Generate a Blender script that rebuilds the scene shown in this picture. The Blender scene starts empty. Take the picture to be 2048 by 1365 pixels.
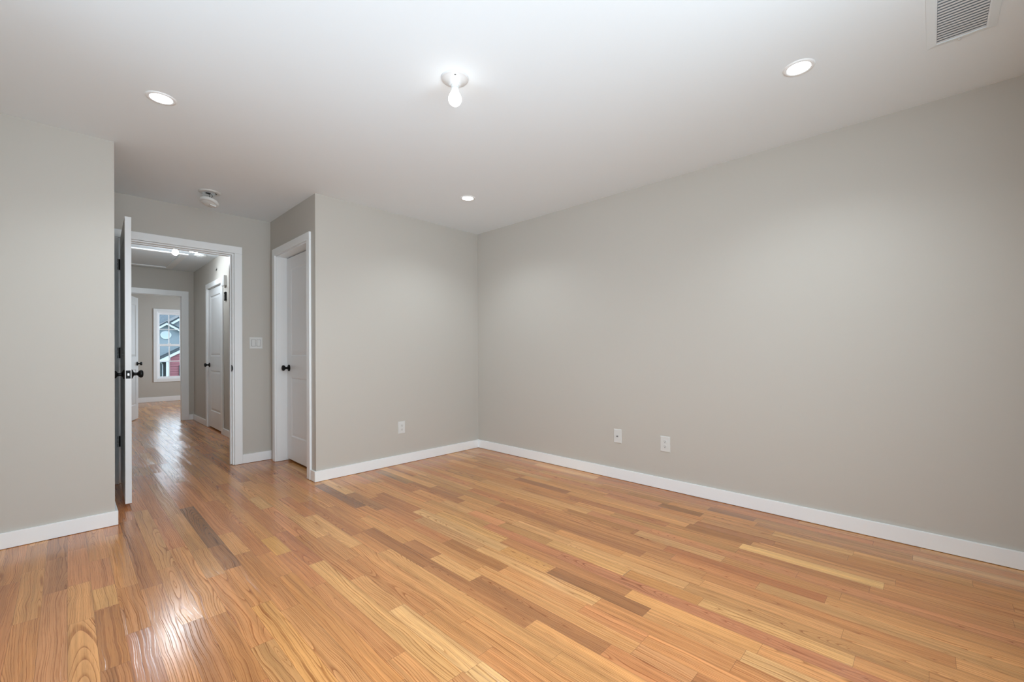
import bpy, bmesh, math, random
from mathutils import Vector, Matrix

S = bpy.context.scene
COL = S.collection
PI = math.pi

# ------------------------------------------------------------------ camera
F_PX, YAW, PP_V, CAM_H, ROLL, PITCH = 863.778, 0.8001, 702.697, 1.08609, 0.00494, 0.00278
cam_d = bpy.data.cameras.new('camera'); cam = bpy.data.objects.new('camera', cam_d); COL.objects.link(cam)
R0 = Vector((math.cos(YAW), -math.sin(YAW), 0)); D0 = Vector((math.sin(YAW), math.cos(YAW), 0)); Z0 = Vector((0, 0, 1))
FW = D0 * math.cos(PITCH) + Z0 * math.sin(PITCH)
ZP = -D0 * math.sin(PITCH) + Z0 * math.cos(PITCH)
RT = R0 * math.cos(ROLL) - ZP * math.sin(ROLL)
UP = R0 * math.sin(ROLL) + ZP * math.cos(ROLL)
M = Matrix((RT, UP, -FW)).transposed().to_4x4(); M.translation = Vector((0, 0, CAM_H))
cam.matrix_world = M
cam_d.sensor_width = 36.0; cam_d.lens = F_PX / 2048 * 36
cam_d.shift_y = (PP_V - 682.5) / 2048
cam_d.clip_start = 0.02; cam_d.clip_end = 400
S.camera = cam

# ------------------------------------------------------------------ view, world, daylight
S.view_settings.view_transform = 'Standard'; S.view_settings.look = 'None'
S.view_settings.gamma = 1.0; S.view_settings.use_curve_mapping = False
S.view_settings.exposure = 0.34
S.cycles.max_bounces = 12; S.cycles.diffuse_bounces = 8; S.cycles.glossy_bounces = 5
S.cycles.sample_clamp_indirect = 6.0
S.cycles.caustics_reflective = False; S.cycles.caustics_refractive = False

W = bpy.data.worlds.new('overcast_sky'); S.world = W; W.use_nodes = True
bg = W.node_tree.nodes['Background']
bg.inputs['Color'].default_value = (0.70, 0.86, 1.0, 1); bg.inputs['Strength'].default_value = 3.1

def area_light(name, loc, direction, sx, sy, power, col):
    d = bpy.data.lights.new(name, 'AREA'); d.shape = 'RECTANGLE'; d.size = sx; d.size_y = sy
    d.energy = power; d.color = col
    o = bpy.data.objects.new(name, d); COL.objects.link(o); o.location = loc
    o.rotation_euler = Vector(direction).to_track_quat('-Z', 'Z').to_euler()
    return o
DAY = (0.88, 0.995, 1.08)
area_light('daylight_window_front', (0.70, -0.47, 1.40), (0, 1, 0), 2.2, 1.5, 43, DAY)
area_light('daylight_window_left', (-0.68, 1.55, 1.42), (1, 0, 0), 1.7, 1.5, 9, DAY)
area_light('added_fill_far_room', (3.33, 11.0, 1.35), (-1, 0, 0), 1.5, 1.4, 34, (0.84, 0.95, 1.05))  # added fill to brighten the far room, shining through an invented window

# ------------------------------------------------------------------ materials
def srgb(r, g, b):
    f = lambda c: (c / 255 / 12.92) if c / 255 <= 0.04045 else ((c / 255 + 0.055) / 1.055) ** 2.4
    return (f(r), f(g), f(b), 1)

def new_mat(name):
    m = bpy.data.materials.new(name); m.use_nodes = True
    nt = m.node_tree; b = nt.nodes['Principled BSDF']
    return m, nt, b

def N(nt, typ, **kw):
    n = nt.nodes.new(typ)
    for k, v in kw.items():
        if k.startswith('i_'):
            key = k[2:]; key = int(key) if key.isdigit() else key
            n.inputs[key].default_value = v
        else: setattr(n, k, v)
    return n

def paint(name, col, rough=0.5, bump=0.02, scale=220, spec=0.4):
    m, nt, b = new_mat(name)
    b.inputs['Base Color'].default_value = col; b.inputs['Roughness'].default_value = rough
    b.inputs['Specular IOR Level'].default_value = spec
    if bump:
        tc = N(nt, 'ShaderNodeTexCoord'); no = N(nt, 'ShaderNodeTexNoise'); no.inputs['Scale'].default_value = scale
        no.inputs['Detail'].default_value = 3
        bp = N(nt, 'ShaderNodeBump'); bp.inputs['Strength'].default_value = bump; bp.inputs['Distance'].default_value = 0.002
        nt.links.new(tc.outputs['Object'], no.inputs['Vector']); nt.links.new(no.outputs['Fac'], bp.inputs['Height'])
        nt.links.new(bp.outputs['Normal'], b.inputs['Normal'])
    return m

M_WALL = paint('greige_wall_paint', (0.520, 0.497, 0.452, 1), 0.55, 0.05)
M_CEIL = paint('ceiling_paint', (0.80, 0.868, 0.912, 1), 0.9, 0.03)
M_TRIM = paint('white_trim_paint', (0.85, 0.875, 0.885, 1), 0.32, 0.01, 90, 0.5)
M_DOOR = paint('white_door_paint', (0.79, 0.815, 0.83, 1), 0.34, 0.01, 90, 0.5)
M_PLASTIC = paint('white_plastic', (0.66, 0.67, 0.655, 1), 0.3, 0, spec=0.5)
M_PORCELAIN = paint('white_porcelain', (0.62, 0.62, 0.62, 1), 0.3, 0, spec=0.6)
M_VINYL = paint('white_vinyl', (0.92, 0.94, 0.96, 1), 0.35, 0)
M_BLACK = paint('matte_black_metal', (0.004, 0.004, 0.004, 1), 0.45, 0, spec=0.25)
M_DARK = paint('dark_cavity', (0.01, 0.01, 0.01, 1), 0.9, 0)
M_SLOT = paint('receptacle_slot', (0.06, 0.06, 0.058, 1), 0.8, 0)
M_DUCT_SHADE = paint('duct_shade_grey', (0.36, 0.38, 0.40, 1), 0.7, 0)
M_GRILLE = paint('grey_white_grille', (0.80, 0.84, 0.88, 1), 0.45, 0)
M_STEEL = paint('brushed_steel', (0.5, 0.5, 0.5, 1), 0.35, 0); M_STEEL.node_tree.nodes['Principled BSDF'].inputs['Metallic'].default_value = 1
M_WIRE = paint('black_wire', (0.01, 0.01, 0.01, 1), 0.5, 0)

def emitter(name, col, strength):
    m, nt, b = new_mat(name)
    b.inputs['Base Color'].default_value = (0.9, 0.9, 0.9, 1)
    b.inputs['Emission Color'].default_value = col; b.inputs['Emission Strength'].default_value = strength
    return m
M_LED = emitter('led_diffuser', (0.93, 1.0, 1.06, 1), 8)
M_BULB = emitter('frosted_bulb_glow', (1.0, 0.95, 0.885, 1), 4.9)
M_HBULB = emitter('hall_bulb_glow', (0.90, 0.98, 1.06, 1), 290)
M_HLED = emitter('hall_led_glow', (0.90, 0.98, 1.06, 1), 40)

def glass_mat():
    m, nt, b = new_mat('window_glass'); nt.nodes.remove(b)
    out = nt.nodes['Material Output']
    t = N(nt, 'ShaderNodeBsdfTransparent'); g = N(nt, 'ShaderNodeBsdfGlossy'); g.inputs['Roughness'].default_value = 0.02
    fr = N(nt, 'ShaderNodeFresnel'); fr.inputs['IOR'].default_value = 1.45
    mx = N(nt, 'ShaderNodeMixShader')
    nt.links.new(fr.outputs[0], mx.inputs[0]); nt.links.new(t.outputs[0], mx.inputs[1]); nt.links.new(g.outputs[0], mx.inputs[2])
    nt.links.new(mx.outputs[0], out.inputs['Surface'])
    return m
M_GLASS = glass_mat()

def oak():
    m, nt, b = new_mat('red_oak_strip_floor'); L = nt.links.new
    uv = N(nt, 'ShaderNodeUVMap'); uv.uv_map = 'board_uv'
    tone = N(nt, 'ShaderNodeAttribute'); tone.attribute_name = 'board_tone'
    seed = N(nt, 'ShaderNodeAttribute'); seed.attribute_name = 'board_seed'
    sp = N(nt, 'ShaderNodeSeparateXYZ'); L(uv.outputs['UV'], sp.inputs[0])
    ss = N(nt, 'ShaderNodeSeparateXYZ'); L(seed.outputs['Vector'], ss.inputs[0])
    def mt(op, a, b_=None, c=None):
        n = N(nt, 'ShaderNodeMath'); n.operation = op
        for i, v in enumerate((a, b_, c)):
            if v is None: continue
            if isinstance(v, (int, float)): n.inputs[i].default_value = v
            else: L(v, n.inputs[i])
        return n.outputs[0]
    def comb(x, y, z):
        n = N(nt, 'ShaderNodeCombineXYZ')
        for i, v in enumerate((x, y, z)):
            if isinstance(v, (int, float)): n.inputs[i].default_value = v
            else: L(v, n.inputs[i])
        return n.outputs[0]
    def noise(vec, scale, det, rough=0.5):
        n = N(nt, 'ShaderNodeTexNoise'); n.inputs['Scale'].default_value = scale; n.inputs['Detail'].default_value = det
        n.inputs['Roughness'].default_value = rough; L(vec, n.inputs['Vector']); return n.outputs['Fac']
    x, y = sp.outputs[0], sp.outputs[1]
    r1, r2, r3 = ss.outputs
    off = mt('MULTIPLY', r3, 61.0)
    # the board is a slice through a tapering, slightly crooked trunk
    w1 = noise(comb(mt('MULTIPLY', x, 3.0), mt('MULTIPLY', y, 2.2), off), 1.0, 2)
    w2 = noise(comb(mt('MULTIPLY', x, 22.0), mt('MULTIPLY', y, 5.5), mt('ADD', off, 7.0)), 1.0, 3)
    xc = mt('SUBTRACT', x, mt('MULTIPLY_ADD', r1, 0.17, -0.045))
    xw = mt('ADD', xc, mt('ADD', mt('MULTIPLY_ADD', w1, 0.055, -0.0275), mt('MULTIPLY_ADD', w2, 0.010, -0.005)))
    slope = mt('MULTIPLY_ADD', r2, 0.10, -0.05)
    zz = mt('ADD', mt('MULTIPLY', y, slope), mt('MULTIPLY_ADD', noise(comb(0.0, mt('MULTIPLY', y, 1.6), off), 1.0, 1), 0.10, -0.05))
    rad = mt('SQRT', mt('ADD', mt('MULTIPLY', xw, xw), mt('ADD', mt('MULTIPLY', zz, zz), 0.00001)))
    fr = mt('MULTIPLY', rad, mt('MULTIPLY_ADD', r3, 110.0, 75.0))
    fr = mt('ADD', fr, mt('MULTIPLY', noise(comb(mt('MULTIPLY', rad, 70.0), off, 0.0), 1.0, 1), 3.2))
    ring = mt('FRACT', fr)
    rg = N(nt, 'ShaderNodeValToRGB'); e = rg.color_ramp.elements
    e[0].position = 0.0; e[0].color = (1, 1, 1, 1); e[1].position = 1.0; e[1].color = (0.0, 0, 0, 1)
    a = e.new(0.10); a.color = (0.80, 0.80, 0.80, 1); a = e.new(0.34); a.color = (0.18, 0.18, 0.18, 1); a = e.new(0.90); a.color = (0, 0, 0, 1)
    L(ring, rg.inputs[0])
    ringv = N(nt, 'ShaderNodeRGBToBW'); L(rg.outputs[0], ringv.inputs[0]); ringv = ringv.outputs[0]
    breakup = noise(comb(mt('MULTIPLY', x, 60.0), mt('MULTIPLY', y, 5.0), off), 1.0, 3)
    ringm = mt('MULTIPLY', ringv, mt('MULTIPLY_ADD', breakup, 1.9, -0.15))
    pores = noise(comb(mt('MULTIPLY', x, 620.0), mt('MULTIPLY', y, 9.0), off), 1.0, 2, 0.6)
    porem = mt('GREATER_THAN', mt('MULTIPLY_ADD', ringv, 0.12, pores), 0.63)
    streak = noise(comb(mt('MULTIPLY', x, 75.0), mt('MULTIPLY', y, 1.4), mt('ADD', off, 31.0)), 1.0, 3)
    flame = noise(comb(mt('MULTIPLY', x, 14.0), mt('MULTIPLY', y, 0.9), mt('ADD', off, 53.0)), 1.0, 2)
    # colour
    def mixc(fac, a_, b_, mode='MIX'):
        n = N(nt, 'ShaderNodeMix'); n.data_type = 'RGBA'; n.blend_type = mode
        if isinstance(fac, (int, float)): n.inputs[0].default_value = fac
        else: L(fac, n.inputs[0])
        for k, v in ((6, a_), (7, b_)):
            if isinstance(v, tuple): n.inputs[k].default_value = v
            else: L(v, n.inputs[k])
        return n.outputs[2]
    base = tone.outputs['Color']
    c1 = mixc(mt('MULTIPLY', ringm, 0.85), base, mixc(1.0, base, (0.46, 0.31, 0.19, 1), 'MULTIPLY'))
    c2 = mixc(mt('MULTIPLY', porem, 0.42), c1, mixc(1.0, c1, (0.55, 0.42, 0.30, 1), 'MULTIPLY'))
    st = N(nt, 'ShaderNodeMapRange'); L(streak, st.inputs[0]); st.inputs[1].default_value = 0.3; st.inputs[2].default_value = 0.7
    st.inputs[3].default_value = 0.84; st.inputs[4].default_value = 1.15
    fl = N(nt, 'ShaderNodeMapRange'); L(flame, fl.inputs[0]); fl.inputs[1].default_value = 0.3; fl.inputs[2].default_value = 0.7
    fl.inputs[3].default_value = 0.86; fl.inputs[4].default_value = 1.14
    vm = N(nt, 'ShaderNodeVectorMath'); vm.operation = 'SCALE'; L(c2, vm.inputs[0]); L(mt('MULTIPLY', st.outputs[0], fl.outputs[0]), vm.inputs['Scale'])
    # joints between boards
    edge = mt('MINIMUM', x, mt('SUBTRACT', 0.0781, x))
    ed2 = mt('MINIMUM', y, mt('SUBTRACT', N(nt, 'ShaderNodeAttribute', attribute_name='board_len').outputs['Fac'], y))
    gap = mt('LESS_THAN', mt('MINIMUM', edge, ed2), 0.0006)
    col = mixc(mt('MULTIPLY', gap, 0.6), vm.outputs[0], (0.10, 0.045, 0.02, 1))
    L(col, b.inputs['Base Color'])
    # raised grain under the varnish
    h = mt('ADD', mt('MULTIPLY', ringm, -1.0), mt('ADD', mt('MULTIPLY', porem, -0.25), mt('MULTIPLY', gap, -1.6)))
    bp = N(nt, 'ShaderNodeBump'); bp.inputs['Strength'].default_value = 0.38; bp.inputs['Distance'].default_value = 0.0007
    L(h, bp.inputs['Height'])
    wav = noise(comb(mt('MULTIPLY', x, 6.0), mt('MULTIPLY', y, 3.0), off), 1.0, 1)
    bp2 = N(nt, 'ShaderNodeBump'); bp2.inputs['Strength'].default_value = 0.25; bp2.inputs['Distance'].default_value = 0.0008
    L(wav, bp2.inputs['Height']); L(bp2.outputs['Normal'], bp.inputs['Normal'])
    L(bp.outputs['Normal'], b.inputs['Normal'])
    b.inputs['Roughness'].default_value = 0.185
    b.inputs['Specular IOR Level'].default_value = 0.5
    b.inputs['IOR'].default_value = 1.58
    return m
M_OAK = oak()

# ------------------------------------------------------------------ mesh helpers
def B(bm, x0, x1, y0, y1, z0, z1):
    vs = [bm.verts.new((x, y, z)) for x in (x0, x1) for y in (y0, y1) for z in (z0, z1)]
    for f in ((0, 1, 3, 2), (4, 6, 7, 5), (0, 4, 5, 1), (2, 3, 7, 6), (0, 2, 6, 4), (1, 5, 7, 3)):
        bm.faces.new([vs[i] for i in f])

def obj(name, bm, mat, parent=None, bevel=0.0, smooth=False, seg=2):
    bmesh.ops.recalc_face_normals(bm, faces=bm.faces)
    me = bpy.data.meshes.new(name); bm.to_mesh(me); bm.free()
    me.materials.append(mat)
    if smooth:
        for p in me.polygons: p.use_smooth = True
    o = bpy.data.objects.new(name, me); COL.objects.link(o)
    if parent: o.parent = parent
    if bevel:
        md = o.modifiers.new('bevel', 'BEVEL'); md.width = bevel; md.segments = seg; md.limit_method = 'ANGLE'
        md.angle_limit = math.radians(40)
    return o

def box_obj(name, boxes, mat, parent=None, bevel=0.0):
    bm = bmesh.new()
    for b in boxes: B(bm, *b)
    return obj(name, bm, mat, parent, bevel)

def tag(o, label, cat, group=None, kind=None):
    if label: o['label'] = label
    if cat: o['category'] = cat
    if group: o['group'] = group
    if kind: o['kind'] = kind
    return o

def struct(o, label=None, cat=None): return tag(o, label, cat, kind='structure')

def empty(name, loc, rot=(0, 0, 0)):
    o = bpy.data.objects.new(name, None); COL.objects.link(o); o.location = loc; o.rotation_euler = rot
    o.empty_display_size = 0.05
    return o

def lathe(bm, prof, axis='Z', origin=(0, 0, 0), seg=40, sign=1):
    """prof: (radius, height) pairs revolved about an axis"""
    O = Vector(origin)
    def P(r, h, a):
        c, s = r * math.cos(a), r * math.sin(a); h *= sign
        return O + {'Z': Vector((c, s, h)), 'X': Vector((h, c, s)), 'Y': Vector((c, h, s))}[axis]
    rings = []
    for r, h in prof:
        rings.append([bm.verts.new(P(0, h, 0))] if r < 1e-6 else [bm.verts.new(P(r, h, 2 * PI * i / seg)) for i in range(seg)])
    for a, b in zip(rings, rings[1:]):
        for i in range(seg):
            j = (i + 1) % seg
            if len(a) == 1 and len(b) > 1: bm.faces.new((a[0], b[i], b[j]))
            elif len(b) == 1 and len(a) > 1: bm.faces.new((a[i], a[j], b[0]))
            elif len(a) > 1: bm.faces.new((a[i], a[j], b[j], b[i]))

def tube(bm, pts, r, seg=10):
    pts = [Vector(p) for p in pts]; rings = []
    for i, p in enumerate(pts):
        t = (pts[min(i + 1, len(pts) - 1)] - pts[max(i - 1, 0)]).normalized()
        u = t.cross(Vector((0.13, 0.92, 0.37))).normalized(); v = t.cross(u)
        rings.append([bm.verts.new(p + (u * math.cos(2 * PI * k / seg) + v * math.sin(2 * PI * k / seg)) * r) for k in range(seg)])
    for a, b in zip(rings, rings[1:]):
        for i in range(seg): bm.faces.new((a[i], a[(i + 1) % seg], b[(i + 1) % seg], b[i]))
    for rg in (rings[0], rings[-1]): bm.faces.new(rg)

# ------------------------------------------------------------------ dimensions (metres)
H = 2.44
XR, YB, XC, YN, XL = 3.28, 3.73, 1.461, 4.884, 0.21     # right wall, back wall, closet wall, entry wall, niche left
XW, YS = -0.61, -0.42                                    # unseen left and window walls of the bedroom
YE, YF = 8.76, 12.64                                     # hall end, far room end
XF0, XF1 = -1.0, 3.28

# ------------------------------------------------------------------ floor
def make_floor():
    rnd = random.Random(11)
    w = 0.0781; X0 = -0.157
    pal = [((206, 148, 95), 30), ((214, 158, 103), 20), ((200, 138, 88), 18), ((222, 172, 116), 9), ((196, 130, 86), 12),
           ((184, 122, 80), 8), ((166, 112, 74), 4), ((228, 184, 128), 4), ((206, 140, 98), 12), ((190, 142, 92), 8)]
    bag = [c for c, n in pal for _ in range(n)]
    given = {
        1: [(2.078, 2.878, (196, 138, 98)), (2.878, 3.339, (168, 118, 86))], 3: [(2.041, 2.534, (184, 124, 76)), (2.544, 2.775, (218, 168, 108))],
        4: [(1.825, 2.238, (172, 112, 78))], 7: [(1.598, 2.134, (180, 122, 74))],
        9: [(1.30, 2.091, (218, 160, 95)), (2.091, 2.546, (196, 136, 86)), (2.546, 2.903, (150, 105, 72)), (2.903, 3.776, (118, 86, 66))],
        11: [(1.263, 2.277, (200, 138, 82))], 12: [(2.526, 2.809, (226, 172, 98))],
        13: [(1.149, 2.294, (222, 172, 112)), (2.294, 2.838, (176, 112, 76))], 14: [(0.5, 1.139, (226, 186, 130))],
        18: [(1.849, 2.495, (158, 104, 66))], 19: [(2.16, 2.378, (218, 156, 98))], 20: [(2.893, 3.634, (132, 94, 76)), (0.572, 0.781, (196, 140, 96))],
        21: [(0.783, 1.068, (200, 134, 88)), (1.545, 2.006, (160, 108, 66)), (2.746, 3.232, (150, 108, 78))],
        22: [(1.808, 2.411, (206, 158, 110))], 23: [(0.856, 1.364, (140, 92, 58)), (1.375, 1.699, (222, 166, 102))],
        24: [(0.455, 0.984, (222, 164, 104)), (1.775, 2.4, (228, 178, 115))], 25: [(0.089, 1.43, (184, 118, 88)), (1.43, 2.012, (184, 118, 84))],
        26: [(0.2, 0.724, (226, 178, 118)), (0.724, 1.079, (192, 138, 84)), (1.08, 1.571, (218, 168, 108))],
        27: [(1.482, 1.91, (212, 162, 108)), (3.129, 3.658, (140, 112, 82))],
        28: [(0.778, 1.193, (220, 164, 108)), (2.222, 2.557, (206, 154, 100)), (2.557, 2.895, (160, 112, 76))],
        31: [(0.336, 1.059, (176, 110, 72))], 32: [(0.785, 1.277, (222, 172, 118)), (1.297, 1.794, (176, 124, 76)), (1.822, 3.039, (218, 164, 104))],
        35: [(0.163, 0.77, (236, 196, 130))], 36: [(0.733, 1.096, (168, 116, 74)), (2.566, 3.101, (210, 156, 102))],
        39: [(1.098, 1.386, (150, 106, 68))], 40: [(1.927, 2.563, (216, 166, 106))], 41: [(0.821, 1.107, (142, 100, 66))]}
    bm = bmesh.new(); uvl = bm.loops.layers.uv.new('board_uv')
    tl = bm.loops.layers.float_color.new('board_tone'); sl = bm.faces.layers.float_vector.new('board_seed'); ll = bm.faces.layers.float.new('board_len')
    k0 = int((XF0 - 0.15 - X0) // w); k1 = int((3.42 - X0) // w) + 1
    Y0, Y1 = -0.54, 12.78
    def board(k, a, b, c):
        if b - a < 0.004: return
        x0 = X0 + k * w
        f = bm.faces.new([bm.verts.new(p) for p in ((x0, a, 0), (x0 + w, a, 0), (x0 + w, b, 0), (x0, b, 0))])
        flip = rnd.random() < 0.5; Ln = b - a; pad = 0.0
        cc = srgb(*[q * 0.68 + g * 0.32 for q, g in zip(c, (210, 152, 98))]); j = 1 + rnd.uniform(-0.06, 0.06)
        for lp, (u, v) in zip(f.loops, ((0, 0), (w, 0), (w, Ln), (0, Ln))):
            lp[uvl].uv = (w - u if flip else u, v); lp[tl] = (cc[0] * j, cc[1] * j * 0.95, cc[2] * j * 0.86, 1)
        f[sl] = Vector((rnd.random(), rnd.random(), rnd.random())); f[ll] = Ln
    for k in range(k0, k1):
        segs = sorted(given.get(k, [])); y = Y0 - rnd.uniform(0, 0.4); gi = 0
        def fill(a, b):
            while b - a > 1e-3:
                ln = rnd.choice((rnd.uniform(0.28, 0.6), rnd.uniform(0.4, 0.9), rnd.uniform(0.6, 1.5)))
                if b - a - ln < 0.22: ln = b - a if b - a < 1.4 else (b - a) / 2
                board(k, a, a + ln, rnd.choice(bag)); a += ln
        prev = Y0
        for a, b, c in segs:
            if a > prev: fill(prev, a)
            else: a = prev
            board(k, a, b, c); prev = b
        fill(prev, Y1)
    # slab below
    B(bm, XF0 - 0.2, 3.46, Y0, Y1, -0.12, -0.002)
    me = bpy.data.meshes.new('floor')
    bm.to_mesh(me); bm.free(); me.materials.append(M_OAK)
    o = bpy.data.objects.new('floor', me); COL.objects.link(o)
    return struct(o, 'glossy red oak strip floor running from the bedroom into the hall', 'floor')
make_floor()
ceil = box_obj('ceiling', [(XF0 - 0.16, 3.46, -0.56, 12.78, H, H + 0.12)], M_CEIL)
struct(ceil, 'flat matte white ceiling over bedroom and hall', 'ceiling')

# ------------------------------------------------------------------ walls
T = 0.12
def wall(name, boxes, label): return struct(box_obj(name, boxes, M_WALL), label, 'wall')
RY0, RY1 = 10.25, 11.75  # opening for the added far room window
wall('wall_right', [(XR, XR + T, YS - T, RY0, 0, H), (XR, XR + T, RY1, YF + T, 0, H), (XR, XR + T, RY0, RY1, 0, 0.65), (XR, XR + T, RY0, RY1, 2.05, H)], 'long greige wall on the right with two white wall plates low down')
wall('wall_back', [(XC, XR, YB, YB + T, 0, H)], 'greige wall between closet corner and far corner with one outlet')
DZ = 2.066
wall('wall_closet', [(XC, XC + 0.14, YB + T, 3.875, 0, H), (XC, XC + 0.14, 4.724, YN, 0, H), (XC, XC + 0.14, 3.875, 4.724, DZ + 0.014, H)],
     'narrow greige wall around the white closet door')
wall('wall_entry', [(XL, 0.299, YN, YN + T, 0, H), (1.135, XR, YN, YN + T, 0, H), (0.299, 1.135, YN, YN + T, DZ + 0.014, H)],
     'greige wall above and beside the open bedroom doorway')
wall('wall_left', [(XW, XL, YB, YB + T, 0, H), (XL - T, XL, YB + T, YE, 0, H)], 'plain greige wall at the left edge with its outside corner by the open door')
wx0, wx1, wz0, wz1 = -0.4, 1.8, 0.67, 2.17
wall('wall_front', [(XW - T, wx0, YS - T, YS, 0, H), (wx1, XR, YS - T, YS, 0, H), (wx0, wx1, YS - T, YS, 0, wz0), (wx0, wx1, YS - T, YS, wz1, H)],
     'window wall of the bedroom behind the viewpoint')
wy0, wy1 = 0.7, 2.4
wall('wall_side', [(XW - T, XW, YS, wy0, 0, H), (XW - T, XW, wy1, YB + T, 0, H), (XW - T, XW, wy0, wy1, 0, wz0), (XW - T, XW, wy0, wy1, wz1, H)],
     'side window wall of the bedroom left of the viewpoint')
HD0, HD1 = 6.885, 7.715        # hall closet door opening
wall('wall_hall', [(XC, XC + T, YN + T, HD0, 0, H), (XC, XC + T, HD1, YE, 0, H), (XC, XC + T, HD0, HD1, 2.05, H)],
     'greige right wall of the hall with a white closet door')
FD0, FD1, FDZ = 0.535, 1.311, 2.034
wall('wall_hall_end', [(XF0, FD0, YE, YE + T, 0, H), (FD1, XR, YE, YE + T, 0, H), (FD0, FD1, YE, YE + T, FDZ, H)],
     'grey wall at the end of the hall around a cased doorway')
WX0, WX1, WZ0, WZ1 = 1.423, 2.075, 0.515, 2.056
wall('wall_far', [(XF0, WX0, YF, YF + T, 0, H), (WX1, XR, YF, YF + T, 0, H), (WX0, WX1, YF, YF + T, 0, WZ0), (WX0, WX1, YF, YF + T, WZ1, H)],
     'greige wall of the far room holding the muntined window')
wall('wall_far_left', [(XF0 - T, XF0, YE, YF + T, 0, H)], 'side wall of the far room')

# ------------------------------------------------------------------ baseboards
BH, BT = 0.09, 0.015
def base(name, boxes, label):
    o = box_obj(name, boxes, M_TRIM, bevel=0.002); return struct(o, label, 'baseboard')
base('baseboard_right', [(XR - BT, XR, YS, YB, 0.002, BH)], 'white baseboard along the long right wall')
base('baseboard_back', [(XC - BT, XR - BT, YB - BT, YB, 0.002, BH), (XC - BT, XC, YB, 3.815, 0.002, BH)], 'white baseboard from the closet casing around the corner to the far corner')
base('baseboard_left', [(XW, XL + BT, YB - BT, YB, 0.002, BH), (XL, XL + BT, YB, YN, 0.002, BH)], 'white baseboard of the left wall wrapping its outside corner')
base('baseboard_entry', [(1.2025, XC, YN - BT, YN, 0.002, BH)], 'short white baseboard under the light switch')
base('baseboard_hall', [(XC - BT, XC, YN + T, 6.795, 0.002, BH), (XC - BT, XC, 7.785, YE, 0.002, BH), (1.391, XC - BT, YE - BT, YE, 0.002, BH)], 'white baseboard along the right side of the hall')
base('baseboard_far', [(XF0, XR, YF - BT, YF, 0.002, 0.11)], 'white baseboard under the far room window')

# ------------------------------------------------------------------ cased openings (trim)
CT, CW = 0.018, 0.067
def casing(name, boxes, label): return struct(box_obj(name, boxes, M_TRIM, bevel=0.0025), label, 'door trim')
Y1 = YN - CT
casing('trim_1', [(0.232, 0.299, Y1, YN, 0.002, 2.066), (1.135, 1.202, Y1, YN, 0.002, 2.066), (0.232, 1.202, Y1, YN, 2.066, 2.133),
                  # jambs and head jamb
                  (0.299, 0.313, YN, YN + T, 0.002, DZ), (1.121, 1.135, YN, YN + T, 0.002, DZ), (0.313, 1.121, YN, YN + T, DZ - 0.014, DZ),
                  # stops
                  (0.313, 0.324, YN + 0.038, YN + 0.075, 0.002, DZ - 0.014), (1.110, 1.121, YN + 0.038, YN + 0.075, 0.002, DZ - 0.014),
                  (0.324, 1.110, YN + 0.038, YN + 0.075, DZ - 0.025, DZ - 0.014),
                  # hall side casing
                  (0.232, 0.299, YN + T, YN + T + CT, 0.002, 2.066), (1.135, 1.202, YN + T, YN + T + CT, 0.002, 2.066), (0.232, 1.202, YN + T, YN + T + CT, 2.066, 2.133)],
       'white flat casing and jamb of the open bedroom doorway')
strike_p = bpy.data.objects['trim_1']
bm = bmesh.new(); B(bm, 1.1185, 1.1212, YN + 0.006, YN + 0.034, 0.912, 0.976)
lathe(bm, [(0, 0), (0.022, 0), (0.024, 0.0018), (0.0, 0.0018)], 'X', (1.119, YN + 0.004, 0.944), 24)
obj('strike_plate', bm, M_BLACK, strike_p)
X1 = XC - CT
casing('trim_2', [(X1, XC, 3.819, 3.886, 0.002, 2.066), (X1, XC, 4.713, 4.780, 0.002, 2.066), (X1, XC, 3.819, 4.780, 2.066, 2.133),
                  (XC, XC + 0.14, 3.875, 3.889, 0.002, DZ), (XC, XC + 0.14, 4.710, 4.724, 0.002, DZ), (XC, XC + 0.14, 3.889, 4.710, DZ - 0.010, DZ + 0.004)],
       'white flat casing and deep jamb around the bedroom closet door')
casing('trim_3', [(X1, XC, 6.80, 6.875, 0.002, 2.045), (X1, XC, 7.725, 7.80, 0.002, 2.045), (X1, XC, 6.80, 7.80, 2.045, 2.118),
                  (XC, XC + T, HD0 - 0.0, HD0 + 0.012, 0.002, 2.05), (XC, XC + T, HD1 - 0.012, HD1, 0.002, 2.05), (XC, XC + T, HD0 + 0.012, HD1 - 0.012, 2.036, 2.05)],
       'white casing around the closet door in the hall')
Y3 = YE - CT
casing('trim_4', [(0.445, 0.545, Y3, YE, 0.002, 2.024), (1.298, 1.390, Y3, YE, 0.002, 2.024), (0.445, 1.390, Y3, YE, 2.024, 2.109),
                  (FD0, 0.549, YE, YE + T, 0.002, FDZ), (1.297, FD1, YE, YE + T, 0.002, FDZ), (0.549, 1.297, YE, YE + T, 2.020, FDZ)],
       'white casing of the doorway at the end of the hall')

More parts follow.
